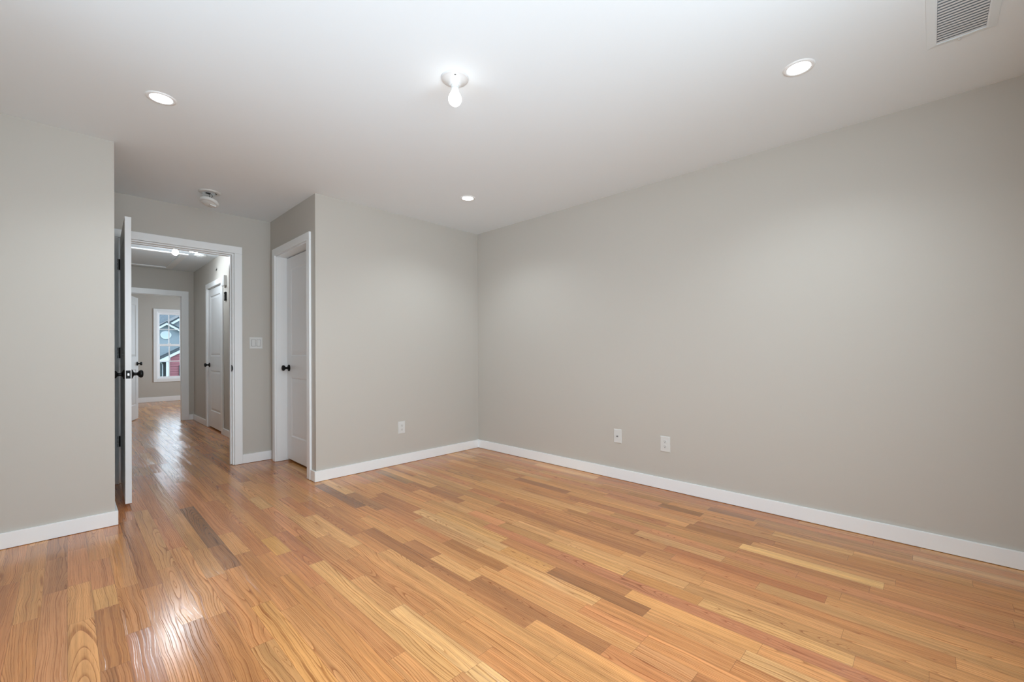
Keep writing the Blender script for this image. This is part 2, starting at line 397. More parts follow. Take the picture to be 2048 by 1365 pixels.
# ------------------------------------------------------------------ door leaves
def leaf_mesh(w, h, t=0.035, stile=0.115, rails=((0.0, 0.24), (0.83, 1.05), (1.915, None))):
    """local: x 0..w from hinge, y -t/2..t/2, z 0..h ; moulded two panel leaf"""
    bm = bmesh.new(); d = 0.007; top = h
    B(bm, 0.004, w - 0.004, -t / 2 + d, t / 2 - d, 0.004, h - 0.004)
    for sx in ((0, stile), (w - stile, w)): B(bm, sx[0], sx[1], -t / 2, t / 2, 0, h)
    for a, b in rails: B(bm, stile, w - stile, -t / 2, t / 2, a, h if b is None else b)
    zs = [(rails[0][1], rails[1][0]), (rails[1][1], rails[2][0])]
    for z0, z1 in zs:
        for s in (-1, 1):
            yo, yi = s * (t / 2 - d), s * (t / 2 - 0.001)
            m = 0.010; sl = 0.032      # flat groove, then the sloped field
            o = [(stile + m, z0 + m), (w - stile - m, z0 + m), (w - stile - m, z1 - m), (stile + m, z1 - m)]
            i = [(stile + m + sl, z0 + m + sl), (w - stile - m - sl, z0 + m + sl), (w - stile - m - sl, z1 - m - sl), (stile + m + sl, z1 - m - sl)]
            vo = [bm.verts.new((x, yo, z)) for x, z in o]; vi = [bm.verts.new((x, yi, z)) for x, z in i]
            for k in range(4): bm.faces.new((vo[k], vo[(k + 1) % 4], vi[(k + 1) % 4], vi[k]))
            bm.faces.new(vi)
            # ovolo bead between frame and groove
            for k in range(4):
                a, b = o[k], o[(k + 1) % 4]
                oa = (a[0] + (-m if a[0] < w / 2 else m), a[1] + (-m if a[1] < (z0 + z1) / 2 else m))
                ob = (b[0] + (-m if b[0] < w / 2 else m), b[1] + (-m if b[1] < (z0 + z1) / 2 else m))
                va = [bm.verts.new(p) for p in ((oa[0], s * (t / 2 - 0.001), oa[1]), (ob[0], s * (t / 2 - 0.001), ob[1]), (b[0], yo, b[1]), (a[0], yo, a[1]))]
                bm.faces.new(va)
    return bm

KNOB = [(0, 0), (0.033, 0), (0.034, 0.003), (0.031, 0.008), (0.020, 0.012), (0.012, 0.017), (0.0105, 0.030), (0.013, 0.037), (0.022, 0.042),
        (0.0275, 0.049), (0.0285, 0.056), (0.026, 0.063), (0.017, 0.0675), (0, 0.069)]
def knob(parent, x, y, z, sign):
    bm = bmesh.new(); lathe(bm, KNOB[5:], 'Y', (x, y, z), 32, sign)
    k = obj('door_knob', bm, M_BLACK, parent, smooth=True); k['label'] = 'round matte black knob'
    bm = bmesh.new(); lathe(bm, KNOB[:6], 'Y', (x, y, z), 32, sign)
    obj('rosette', bm, M_BLACK, k, smooth=True)
    return k

def hinge(parent, x, y, z, h=0.092, wide=0.016):
    bm = bmesh.new()
    lathe(bm, [(0, -h / 2), (0.0062, -h / 2), (0.0062, h / 2), (0, h / 2)], 'Z', (x, y, z), 14)
    for s in (-1, 1): lathe(bm, [(0, 0), (0.0045, 0), (0.005, 0.003), (0, 0.006)], 'Z', (x, y, z + s * h / 2), 12, s)
    B(bm, x - wide, x + wide, y + 0.001, y + 0.0035, z - h / 2, z + h / 2)
    return obj('hinge', bm, M_BLACK, parent)

# open bedroom door, standing 92 degrees open against the left niche wall
W1 = 0.785
dl = empty('door_1', (0.327, YN - 0.018, 0.028), (0, 0, -PI / 2 - math.radians(1.9)))
struct(dl, 'white panelled bedroom door standing open edge-on beside the left wall', 'door')
leafbm = leaf_mesh(W1, 2.034)
lf = obj('door_leaf', leafbm, M_DOOR, dl, bevel=0.0012)
knob(dl, W1 - 0.062, 0.0175, 0.914, 1); knob(dl, W1 - 0.062, -0.0175, 0.914, -1)
bm = bmesh.new(); B(bm, W1 - 0.0005, W1 + 0.0015, -0.0127, 0.0127, 0.885, 0.943)
lp = obj('latch_plate', bm, M_BLACK, dl, bevel=0.003)
bm = bmesh.new(); B(bm, W1 + 0.001, W1 + 0.011, -0.006, 0.007, 0.905, 0.923)
obj('latch_bolt', bm, M_STEEL, lp, bevel=0.002)['label'] = 'silver latch bolt'
for z in (1.837, 1.097, 0.357):
    bm = bmesh.new()
    h = 0.09
    B(bm, -0.010, -0.0075, -0.054, -0.006, z - 0.028 - h / 2, z - 0.028 + h / 2)
    for k in range(3): lathe(bm, [(0, 0), (0.0075, 0), (0.0075, 0.027), (0, 0.027)], 'Z', (-0.006, -0.034, z - 0.028 - h / 2 + 0.0315 * k), 14)
    B(bm, -0.006, -0.0035, -0.030, 0.014, z - 0.028 - h / 2, z - 0.028 + h / 2)
    obj('hinge', bm, M_BLACK, dl)['label'] = 'black butt hinge'

# closet door in the bedroom, shut, face set back in its jamb
W2 = 0.815
dc = empty('door_2', (XC + 0.1165, 3.892, 0.022), (0, 0, PI / 2))
struct(dc, 'white two-panel closet door set back in its jamb, black knob at its left', 'door')
obj('door_leaf', leaf_mesh(W2, 2.026, rails=((0, 0.235), (0.82, 1.04), (1.91, None))), M_DOOR, dc, bevel=0.0012)
knob(dc, W2 - 0.058, 0.0175, 0.918, 1)

# hall closet door, shut, flush with its casing
W3 = HD1 - HD0 - 0.034
dh = empty('door_3', (XC + 0.0215, HD0 + 0.017, 0.022), (0, 0, PI / 2))
struct(dh, 'white two-panel closet door in the hall wall with black knob', 'door')
obj('door_leaf', leaf_mesh(W3, 2.008, rails=((0, 0.235), (0.82, 1.03), (1.90, None))), M_DOOR, dh, bevel=0.0012)
knob(dh, W3 - 0.055, 0.0175, 0.90, 1)
for z in (1.83, 1.08, 0.325):
    bm = bmesh.new(); B(bm, -0.013, 0.006, 0.0178, 0.021, z - 0.045, z + 0.045)
    lathe(bm, [(0, 0), (0.006, 0), (0.006, 0.09), (0, 0.09)], 'Z', (-0.004, 0.0215, z - 0.045), 12)
    obj('hinge', bm, M_BLACK, dh)

# far room door, open away from the hall
W4 = 0.745
ang = math.atan2(0.74, 0.255)
df = empty('door_4', (0.572, YE + T - 0.012, 0.012), (0, 0, ang))
struct(df, 'white panelled door standing open into the far room with small black knob', 'door')
obj('door_leaf', leaf_mesh(W4, 2.015, rails=((0, 0.235), (0.82, 1.03), (1.89, None))), M_DOOR, df, bevel=0.0012)
knob(df, W4 - 0.06, -0.0175, 0.915, -1); knob(df, W4 - 0.06, 0.0175, 0.915, 1)

# ------------------------------------------------------------------ far window
win = empty('window_1', ((WX0 + WX1) / 2, YF, WZ0)); struct(win, 'white double-hung window with muntins in the far room', 'window')
def wbox(name, boxes, mat, parent, bevel=0.0):
    ox, oy, oz = (WX0 + WX1) / 2, YF, WZ0
    return box_obj(name, [(a - ox, b - ox, c - oy, d - oy, e - oz, f - oz) for a, b, c, d, e, f in boxes], mat, parent, bevel)
wbox('window_casing', [(WX0 - 0.063, WX0, YF - CT, YF, WZ0 - 0.066, WZ1 + 0.063), (WX1, WX1 + 0.063, YF - CT, YF, WZ0 - 0.066, WZ1 + 0.063),
                       (WX0, WX1, YF - CT, YF, WZ1, WZ1 + 0.063), (WX0, WX1, YF - CT, YF, WZ0 - 0.066, WZ0)], M_TRIM, win, 0.002)
wbox('window_frame', [(WX0, WX0 + 0.022, YF - 0.004, YF + 0.11, WZ0, WZ1), (WX1 - 0.022, WX1, YF - 0.004, YF + 0.11, WZ0, WZ1),
                      (WX0 + 0.022, WX1 - 0.022, YF - 0.004, YF + 0.11, WZ1 - 0.022, WZ1), (WX0 + 0.022, WX1 - 0.022, YF - 0.010, YF + 0.11, WZ0, WZ0 + 0.022)], M_VINYL, win, 0.002)
gx0, gx1 = 1.475, 2.023
def sash(z0, z1, rt, rb, ya):
    a, b = WX0 + 0.022, WX1 - 0.022
    s = wbox('sash', [(a, gx0, ya, ya + 0.035, z0, z1), (gx1, b, ya, ya + 0.035, z0, z1), (gx0, gx1, ya, ya + 0.035, z1 - rt, z1), (gx0, gx1, ya, ya + 0.035, z0, z0 + rb)], M_VINYL, win, 0.003)
    g0, g1 = z0 + rb, z1 - rt
    mids = [1.646, 1.852]; zm = (g0 + g1) / 2
    wbox('muntin', [(x - 0.009, x + 0.009, ya + 0.009, ya + 0.026, g0, g1) for x in mids] + [(gx0, gx1, ya + 0.010, ya + 0.025, zm - 0.009, zm + 0.009)], M_VINYL, s)
    wbox('glass_pane', [(gx0, gx1, ya + 0.0160, ya + 0.0190, g0, g1)], M_GLASS, s)
    return s
sash(1.278, 2.034, 0.040, 0.036, YF + 0.052); sl = sash(0.537, 1.318, 0.050, 0.034, YF + 0.014)
wbox('sash_lock', [(1.62, 1.675, YF + 0.012, YF + 0.045, 1.318, 1.332)], M_VINYL, sl, 0.003)

# simple frames: windows behind the viewpoint and one added to light the far room
def plain_window(name, a, b, z0, z1, axis, at, label):
    w = empty(name, (0, 0, 0)); struct(w, label, 'window')
    fr = [(a, a + 0.05), (b - 0.05, b), ((a + b) / 2 - 0.03, (a + b) / 2 + 0.03)]
    bx = [(p, q, at, at + 0.05, z0, z1) for p, q in fr] + [(a, b, at, at + 0.05, z, z + 0.05) for z in (z0, (z0 + z1) / 2, z1 - 0.05)]
    if axis == 'Y': bx = [(c, d, p, q, e, f) for p, q, c, d, e, f in bx]
    box_obj('window_frame', bx, M_VINYL, w)
    g = (a, b, at + 0.022, at + 0.026, z0, z1)
    if axis == 'Y': g = (g[2], g[3], g[0], g[1], g[4], g[5])
    box_obj('glass_pane', [g], M_GLASS, w)
plain_window('window_2', wx0, wx1, wz0, wz1, 'X', YS - T - 0.0, 'bedroom window behind the viewpoint')
plain_window('window_3', wy0, wy1, wz0, wz1, 'Y', XW - T - 0.0, 'bedroom side window left of the viewpoint')
plain_window('added_window', RY0, RY1, 0.65, 2.05, 'Y', XR + T - 0.05, 'added unseen window that lights the far room')

# ------------------------------------------------------------------ ceiling lights
def wafer(x, y, mat, label, r=0.048, group='recessed lights in the bedroom ceiling', name='recessed_light', power=15.5):
    t = empty(name, (x, y, H)); tag(t, label, 'ceiling light', group)
    bm = bmesh.new(); lathe(bm, [(r, -0.003), (r + 0.004, -0.0055), (r + 0.016, -0.004), (r + 0.018, 0.0)], 'Z', seg=48)
    obj('trim_ring', bm, M_TRIM, t, smooth=True)
    bm = bmesh.new(); lathe(bm, [(0, -0.0035), (r, -0.0035), (r, -0.001), (0, -0.001)], 'Z', seg=48)
    obj('diffuser', bm, mat, t)
    if power:                       # the lamp's own downward beam
        d = bpy.data.lights.new('recessed_beam', 'SPOT'); d.energy = power; d.color = (0.90, 1.0, 1.07)
        d.spot_size = math.radians(142); d.spot_blend = 0.75; d.shadow_soft_size = 0.045
        o = bpy.data.objects.new('recessed_beam', d); COL.objects.link(o); o.location = (0, 0, -0.055); o.parent = t
    return t
wafer(0.348, 2.914, M_LED, 'round white recessed light above the left wall')
wafer(2.447, 2.907, M_LED, 'round white recessed light near the far room corner')
wafer(2.436, 0.447, M_LED, 'round white recessed light close to the ceiling vent')
wafer(0.348, 0.447, M_LED, 'round white recessed light overhead, above the top edge of view')
wafer(1.17, 7.01, M_HLED, 'small recessed light in the hall ceiling beside its smoke detector', 0.045, 'recessed lights in the hall ceiling', power=5)

def lampholder(x, y, glow, label, group, zoff=0.0):
    t = empty('lampholder', (x, y, H)); tag(t, label, 'ceiling light', group)
    bm = bmesh.new()
    lathe(bm, [(0.066, 0), (0.066, -0.006), (0.064, -0.008), (0.060, -0.0075), (0.057, -0.011), (0.048, -0.015), (0.034, -0.021), (0.029, -0.030), (0.027, -0.036), (0, -0.036)], 'Z', seg=48)
    base_ = obj('porcelain_base', bm, M_PORCELAIN, t, smooth=True)
    bm = bmesh.new(); lathe(bm, [(0, 0), (0.0045, 0), (0.0045, -0.0035), (0, -0.004)], 'Z', (-0.030, 0.030 - 0.07, -0.0105), 14)
    obj('mounting_screw', bm, M_SLOT, base_); bm = bmesh.new()
    lathe(bm, [(0, 0), (0.0045, 0), (0.0045, -0.0035), (0, -0.004)], 'Z', (0.030, 0.040, -0.0105), 14)
    obj('mounting_screw', bm, M_SLOT, base_)
    bm = bmesh.new(); lathe(bm, [(0.0195, -0.036), (0.0195, -0.044), (0.0175, -0.045), (0.0195, -0.047), (0.0195, -0.066), (0.015, -0.068), (0, -0.068)], 'Z', seg=32)
    obj('bulb_collar', bm, M_PLASTIC, t, smooth=True)
    bm = bmesh.new(); lathe(bm, [(0.0185, -0.066), (0.021, -0.072), (0.027, -0.082), (0.0315, -0.094), (0.0325, -0.103), (0.031, -0.113), (0.026, -0.123), (0.017, -0.131), (0.008, -0.1345), (0, -0.1355)], 'Z', seg=40)
    obj('light_bulb', bm, glow, t, smooth=True)
    return t
lampholder(1.335, 1.680, M_BULB, 'bare lit bulb in a white porcelain holder at the ceiling centre', None)
lampholder(0.93, 6.68, M_HBULB, 'bare lit bulb hanging from the hall ceiling by the attic hatch', None)

# ------------------------------------------------------------------ smoke detectors
def disc_detector(parent, mat=M_PLASTIC):
    bm = bmesh.new()
    lathe(bm, [(0, 0.0), (0.060, 0.0), (0.068, -0.004), (0.070, -0.010), (0.070, -0.018), (0.066, -0.024), (0.054, -0.030), (0.050, -0.0285), (0.046, -0.031), (0.026, -0.038), (0, -0.039)], 'Z', seg=44)
    return obj('detector_body', bm, mat, parent, smooth=True)
sm = empty('smoke_detector', (0.835, 4.33, H)); tag(sm, 'white smoke detector hanging by wires from its ceiling ring above the entry', 'smoke detector')
bm = bmesh.new(); lathe(bm, [(0.046, 0), (0.046, -0.008), (0.050, -0.011), (0.072, -0.009), (0.080, -0.003), (0.081, 0)], 'Z', seg=48)
ring = obj('mounting_ring', bm, M_PLASTIC, sm, smooth=True)
bm = bmesh.new(); lathe(bm, [(0, -0.001), (0.046, -0.001), (0.046, -0.0025), (0, -0.0025)], 'Z', seg=40)
obj('box_cover', bm, M_GRILLE, ring)
bm = bmesh.new()
B(bm, -0.030, 0.004, -0.006, 0.004, -0.016, -0.008)
tube(bm, [(-0.018, 0, -0.012), (-0.004, 0.002, -0.018), (0.0, 0.001, -0.032), (-0.008, 0, -0.045), (-0.012, 0, -0.062)], 0.0024)
tube(bm, [(0.0, 0, -0.012), (0.012, -0.002, -0.016), (0.018, -0.003, -0.030), (0.010, -0.003, -0.043), (-0.006, -0.001, -0.050)], 0.0018)
tube(bm, [(0.035, -0.02, -0.006), (0.045, -0.022, -0.013), (0.04, -0.028, -0.018), (0.032, -0.024, -0.010)], 0.0016)
obj('wires', bm, M_WIRE, sm)['label'] = 'black loose wires'
body = disc_detector(sm); body.location = (-0.002, 0.0, -0.070); body.rotation_euler = (math.radians(-9), math.radians(14), 0)
bm = bmesh.new(); B(bm, 0.004, 0.052, -0.02, 0.016, -0.043, -0.029)
bb = obj('battery_door', bm, M_PLASTIC, body, bevel=0.004)
sd = empty('smoke_detector', (1.262, 7.13, H)); tag(sd, 'small white smoke detector flat on the hall ceiling', 'smoke detector')
disc_detector(sd)

# ------------------------------------------------------------------ ceiling air vent
V = empty('ceiling_vent', (2.49, -0.097, H)); tag(V, 'white rectangular ceiling air register with thin louvres in the top right corner', 'air vent')
vx0, vx1, vy0, vy1 = -0.182, 0.177, -0.074, 0.073
fb = 0.032; z0 = -0.007
bm = bmesh.new()
def slope_frame(bm):
    o = [(vx0 - fb, vy0 - fb), (vx1 + fb, vy0 - fb), (vx1 + fb, vy1 + fb), (vx0 - fb, vy1 + fb)]
    m = [(vx0 - 0.006, vy0 - 0.006), (vx1 + 0.006, vy0 - 0.006), (vx1 + 0.006, vy1 + 0.006), (vx0 - 0.006, vy1 + 0.006)]
    i = [(vx0, vy0), (vx1, vy0), (vx1, vy1), (vx0, vy1)]
    rr = [[bm.verts.new((x, y, z)) for x, y in q] for q, z in ((o, 0.0), (o, -0.003), (m, -0.0085), (i, -0.0085), (i, 0.0))]
    for a, b in zip(rr, rr[1:]):
        for k in range(4): bm.faces.new((a[k], a[(k + 1) % 4], b[(k + 1) % 4], b[k]))
slope_frame(bm); fr_ = obj('register_frame', bm, paint('register_enamel', (0.80, 0.88, 0.93, 1), 0.4, 0), V)
bm = bmesh.new(); B(bm, vx0, vx1, vy0, vy1, -0.0012, -0.0004); obj('duct_backing', bm, M_DUCT_SHADE, V)  # flat backing; shade of the duct depth is put into its grey
bm = bmesh.new(); n = 18
for k in range(n):
    x = vx0 + (k + 0.5) * (vx1 - vx0) / n
    vs = [bm.verts.new(p) for p in ((x + 0.0070, vy0 + 0.001, -0.0062), (x + 0.0070, vy1 - 0.001, -0.0062), (x - 0.0070, vy1 - 0.001, -0.0080), (x - 0.0070, vy0 + 0.001, -0.0080))]
    bm.faces.new(vs); ve = [bm.verts.new(v.co + Vector((0.0006, 0, 0.0012))) for v in vs]; bm.faces.new(ve[::-1])
    for a in range(4): bm.faces.new((vs[a], ve[a], ve[(a + 1) % 4], vs[(a + 1) % 4]))
obj('louvres', bm, M_GRILLE, V)
bm = bmesh.new(); B(bm, vx1 + 0.006, vx1 + 0.008, -0.045, 0.045, -0.0095, -0.0080); lathe(bm, [(0, 0), (0.003, 0), (0.006, -0.009), (0, -0.010)], 'Z', (vx1 + 0.012, 0.002, -0.008), 14)
obj('damper_lever', bm, M_PLASTIC, V)

# ------------------------------------------------------------------ attic hatch in the hall
A = empty('attic_hatch', (0.75, 7.90, H)); tag(A, 'white trimmed attic hatch panel in the hall ceiling', 'ceiling hatch')
ax0, ax1, ay0, ay1 = -0.40, 0.40, -0.68, 0.685
box_obj('hatch_trim', [(ax0, ax0 + 0.08, ay0, ay1, -0.016, 0), (ax1 - 0.08, ax1, ay0, ay1, -0.016, 0), (ax0 + 0.08, ax1 - 0.08, ay0, ay0 + 0.08, -0.016, 0), (ax0 + 0.08, ax1 - 0.08, ay1 - 0.08, ay1, -0.016, 0)], M_TRIM, A, 0.003)
box_obj('hatch_panel', [(ax0 + 0.085, ax1 - 0.085, ay0 + 0.085, ay1 - 0.085, -0.004, 0)], M_CEIL, A)

# ------------------------------------------------------------------ wall plates
def plate(bm, w, h, t=0.006):
    o = [(-w / 2, -h / 2), (w / 2, -h / 2), (w / 2, h / 2), (-w / 2, h / 2)]; b = 0.004
    rr = []
    for inset, y in ((0, 0), (0, -0.003), (b, -t)):
        rr.append([bm.verts.new((x - math.copysign(inset, x), y, z - math.copysign(inset, z))) for x, z in o])
    for a, c in zip(rr, rr[1:]):
        for k in range(4): bm.faces.new((a[k], a[(k + 1) % 4], c[(k + 1) % 4], c[k]))
    bm.faces.new(rr[-1]); bm.faces.new(rr[0][::-1])

def outlet(x, y, z, rot, label, w=0.074, h=0.118):
    t = empty('wall_outlet', (x, y, z), (0, 0, rot)); tag(t, label, 'outlet')
    bm = bmesh.new(); plate(bm, w, h); obj('cover_plate', bm, M_PLASTIC, t)
    for s in (-1, 1):
        bm = bmesh.new(); zc = s * 0.0195
        # rounded receptacle face
        pts = []
        for i in range(28):
            a = 2 * PI * i / 28; px = 0.0168 * math.cos(a); pz = max(-0.0138, min(0.0138, 0.0172 * math.sin(a))); pts.append((px, pz))
        f0 = [bm.verts.new((px, -0.0055, zc + pz)) for px, pz in pts]; f1 = [bm.verts.new((px * 0.96, -0.0082, zc + pz * 0.96)) for px, pz in pts]
        for i in range(28): bm.faces.new((f0[i], f0[(i + 1) % 28], f1[(i + 1) % 28], f1[i]))
        bm.faces.new(f1)
        r = obj('receptacle', bm, M_PLASTIC, t)
        bm = bmesh.new()
        B(bm, -0.0075, -0.0052, -0.0086, -0.0080, zc + 0.0, zc + 0.008); B(bm, 0.0052, 0.0075, -0.0086, -0.0080, zc + 0.0, zc + 0.007)
        lathe(bm, [(0, 0), (0.0032, 0), (0.0032, 0.0005), (0, 0.0005)], 'Y', (0, -0.0086, zc - 0.0065), 12)
        obj('slots', bm, M_SLOT, r)
    bm = bmesh.new(); lathe(bm, [(0, 0), (0.003, 0), (0.002, -0.0012), (0, -0.0014)], 'Y', (0, -0.006, 0), 12); obj('screw', bm, M_PLASTIC, t)
    return t
outlet(2.282, YB, 0.355, 0, 'white duplex outlet low on the wall facing the viewpoint')
outlet(XR, 1.507, 0.357, -PI / 2, 'white duplex outlet on the long wall, right of the cable plate', 0.080, 0.122)
t = empty('cable_plate', (XR, 1.928, 0.365), (0, 0, -PI / 2)); tag(t, 'white cable wall plate with one dark centre jack on the long wall', 'wall plate')
bm = bmesh.new(); plate(bm, 0.074, 0.118); obj('cover_plate', bm, M_PLASTIC, t)
bm = bmesh.new(); lathe(bm, [(0.0065, 0), (0.0065, -0.004), (0.0045, -0.004), (0.0045, -0.010), (0.0033, -0.010), (0.0033, -0.004)], 'Y', (0, -0.006, 0), 18); j = obj('coax_jack', bm, M_STEEL, t)
bm = bmesh.new(); lathe(bm, [(0, 0), (0.0042, 0), (0.0042, -0.0008), (0, -0.0008)], 'Y', (0, -0.0155, 0), 12); obj('jack_opening', bm, M_DARK, j)
t = empty('light_switch', (1.3255, YN, 1.193)); tag(t, 'white double rocker light switch between the entry door and closet', 'light switch')
bm = bmesh.new(); plate(bm, 0.117, 0.117); obj('cover_plate', bm, M_PLASTIC, t)
for s in (-1, 1):
    bm = bmesh.new(); xc = s * 0.023
    # rocker bay lip and the tilted paddle
    for q in ((xc - 0.0175, xc - 0.016, -0.034, 0.034), (xc + 0.016, xc + 0.0175, -0.034, 0.034), (xc - 0.016, xc + 0.016, 0.0325, 0.034), (xc - 0.016, xc + 0.016, -0.034, -0.0325)):
        B(bm, q[0], q[1], -0.0066, -0.0055, q[2], q[3])
    r = obj('rocker_bay', bm, M_SLOT, t)
    bm = bmesh.new()
    a = [(xc - 0.0152, -0.0315), (xc + 0.0152, -0.0315), (xc + 0.0152, 0.0315), (xc - 0.0152, 0.0315)]
    lo = [bm.verts.new((x, -0.0055, z)) for x, z in a]; hi = [bm.verts.new((x, -0.011 if z < 0 else -0.0072, z)) for x, z in a]
    for k in range(4): bm.faces.new((lo[k], lo[(k + 1) % 4], hi[(k + 1) % 4], hi[k]))
    bm.faces.new(hi); obj('rocker', bm, M_PLASTIC, t, bevel=0.0008)

# things on the hall wall
t = empty('door_chime', (XC, 6.695, 2.050), (0, 0, -PI / 2)); tag(t, 'white chime box high on the hall wall beside the closet door', 'door chime')
box_obj('chime_cover', [(-0.062, 0.062, -0.035, 0, -0.068, 0.068)], M_PLASTIC, t, 0.004)
box_obj('cover_grille', [(-0.046, -0.006, -0.0362, -0.035, -0.055, 0.055)], M_GRILLE, t)
t = empty('thermostat', (XC, 6.672, 1.844), (0, 0, -PI / 2)); tag(t, 'small dark oblong control on the hall wall under the chime box', 'wall control')
box_obj('control_body', [(-0.034, 0.034, -0.018, 0, -0.058, 0.058)], M_BLACK, t, 0.006)
box_obj('control_face', [(-0.014, 0.006, -0.0195, -0.018, -0.045, 0.03)], M_STEEL, t, 0.0005)
t = empty('wall_box', (XC, 7.158, 2.267), (0, 0, -PI / 2)); tag(t, 'round white wall base with a dark wire hole above the hall closet door', 'wall box')
bm = bmesh.new(); lathe(bm, [(0.012, 0), (0.012, -0.003), (0.042, -0.004), (0.045, 0)], 'Y', (0, 0, 0), 28); obj('base_ring', bm, M_WALL, t, smooth=True)
bm = bmesh.new(); lathe(bm, [(0, 0), (0.016, 0), (0.016, -0.0045), (0, -0.0045)], 'Y', (0, 0, 0), 16); tube(bm, [(0, -0.004, 0.004), (0.01, -0.014, -0.008), (0.003, -0.012, -0.022)], 0.003); obj('wire_hole', bm, M_WIRE, t)

# ------------------------------------------------------------------ neighbouring house seen through the far window
def siding_mat(name, col):
    m, nt, b = new_mat(name); b.inputs['Base Color'].default_value = col; b.inputs['Roughness'].default_value = 0.6; return m
M_SID = siding_mat('blue_grey_vinyl_siding', srgb(124, 138, 146))
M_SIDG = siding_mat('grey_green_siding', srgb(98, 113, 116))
M_RED = siding_mat('barn_red_siding', srgb(124, 70, 80))
M_FAS = siding_mat('white_fascia', srgb(186, 197, 204))
def shingle():
    m, nt, b = new_mat('grey_asphalt_shingle'); L = nt.links.new
    tc = N(nt, 'ShaderNodeTexCoord'); no = N(nt, 'ShaderNodeTexNoise'); no.inputs['Scale'].default_value = 9; no.inputs['Detail'].default_value = 4
    rp = N(nt, 'ShaderNodeValToRGB'); rp.color_ramp.elements[0].position = 0.35; rp.color_ramp.elements[0].color = srgb(62, 72, 80)
    rp.color_ramp.elements[1].position = 0.7; rp.color_ramp.elements[1].color = srgb(86, 98, 106)
    L(tc.outputs['Object'], no.inputs['Vector']); L(no.outputs['Fac'], rp.inputs[0]); L(rp.outputs[0], b.inputs['Base Color']); b.inputs['Roughness'].default_value = 0.9
    return m
M_SHG = shingle()
M_EDGE = siding_mat('dark_roof_edge', srgb(30, 42, 50))
NX, NY, NZ = 5.0, 38.0, -3.2
nh = empty('neighbour_house', (NX, NY, NZ)); tag(nh, 'blue grey sided neighbouring house with white trimmed gables, seen through the far window', 'house')
def clip(bm, co, no):
    g = bm.verts[:] + bm.edges[:] + bm.faces[:]
    bmesh.ops.bisect_plane(bm, geom=g, plane_co=co, plane_no=no, clear_outer=True)
def siding(bm, x0, x1, z0, z1, y, course=0.105, lip=0.018):
    z = z0
    while z < z1 - 1e-4:
        t = min(z + course, z1)
        v = [bm.verts.new(p) for p in ((x0, y - lip, z), (x1, y - lip, z), (x1, y, t), (x0, y, t))]; bm.faces.new(v)
        v = [bm.verts.new(p) for p in ((x0, y - lip, z), (x1, y - lip, z), (x1, y, z), (x0, y, z))]; bm.faces.new(v)
        z = t
def L3(x, y, z): return (x - NX, y - NY, z - NZ)
def nobj(name, bm, mat, parent=None, bevel=0):
    for v in bm.verts: v.co -= Vector((NX, NY, NZ))
    return obj(name, bm, mat, parent or nh)
# small gable projecting in front: ridge x 4.766
rx, rz = 4.766, 3.25
sR = (3.25 - 2.757) / (5.569 - 4.766); sL = (3.25 - 2.994) / (4.766 - 4.414) 
gL, gR = 2.9, 5.75
bm = bmesh.new(); siding(bm, gL + 0.1, gR - 0.15, NZ, 3.25, 38.0)
clip(bm, (rx, 38, rz - 0.10), Vector((sR, 0, 1)).normalized()); clip(bm, (rx, 38, rz - 0.10), Vector((-sL, 0, 1)).normalized())
nobj('gable_siding', bm, M_SID)
def rake(bm, xa, za, xb, zb, y0, y1, h):
    vs = [bm.verts.new(p) for p in ((xa, y0, za), (xb, y0, zb), (xb, y0, zb - h), (xa, y0, za - h), (xa, y1, za), (xb, y1, zb), (xb, y1, zb - h), (xa, y1, za - h))]
    for f in ((0, 1, 2, 3), (4, 7, 6, 5), (0, 4, 5, 1), (3, 2, 6, 7), (0, 3, 7, 4), (1, 5, 6, 2)): bm.faces.new([vs[i] for i in f])
bm = bmesh.new(); rake(bm, rx, rz, gR, rz - sR * (gR - rx), 37.65, 37.69, 0.155); rake(bm, rx, rz, gL, rz - sL * (rx - gL), 37.65, 37.69, 0.155)
nobj('gable_rake_board', bm, M_FAS)
bm = bmesh.new(); rake(bm, rx, rz + 0.10, gR + 0.05, rz + 0.10 - sR * (gR + 0.05 - rx), 37.62, 42.0, 0.10); rake(bm, rx, rz + 0.10, gL - 0.05, rz + 0.10 - sL * (rx - gL + 0.05), 37.62, 42.0, 0.10)
nobj('gable_roof', bm, M_EDGE)
bm = bmesh.new(); rake(bm, rx, rz - 0.12, gR, rz - 0.12 - sR * (gR - rx), 37.69, 38.0, 0.02); rake(bm, rx, rz - 0.12, gL, rz - 0.12 - sL * (rx - gL), 37.69, 38.0, 0.02)
nobj('soffit', bm, M_FAS)
# oval gable vent
def ell(bm, cx, cz, a, b, y, depth, inner=None, seg=36):
    o0 = [bm.verts.new((cx + a * math.cos(2 * PI * i / seg), y, cz + b * math.sin(2 * PI * i / seg))) for i in range(seg)]
    o1 = [bm.verts.new((v.co.x, y - depth, v.co.z)) for v in o0]
    for i in range(seg): bm.faces.new((o0[i], o0[(i + 1) % seg], o1[(i + 1) % seg], o1[i]))
    if inner:
        ia, ib = inner
        q = [bm.verts.new((cx + ia * math.cos(2 * PI * i / seg), y - depth, cz + ib * math.sin(2 * PI * i / seg))) for i in range(seg)]
        q2 = [bm.verts.new((v.co.x, y, v.co.z)) for v in q]
        for i in range(seg):
            bm.faces.new((o1[i], o1[(i + 1) % seg], q[(i + 1) % seg], q[i])); bm.faces.new((q[i], q[(i + 1) % seg], q2[(i + 1) % seg], q2[i]))
    else: bm.faces.new(o1)
bm = bmesh.new(); ell(bm, 4.752, 2.40, 0.30, 0.275, 37.98, 0.05, (0.225, 0.20)); ov = nobj('gable_vent', bm, M_FAS)
bm = bmesh.new(); ell(bm, 4.752, 2.40, 0.226, 0.201, 37.98, 0.012)
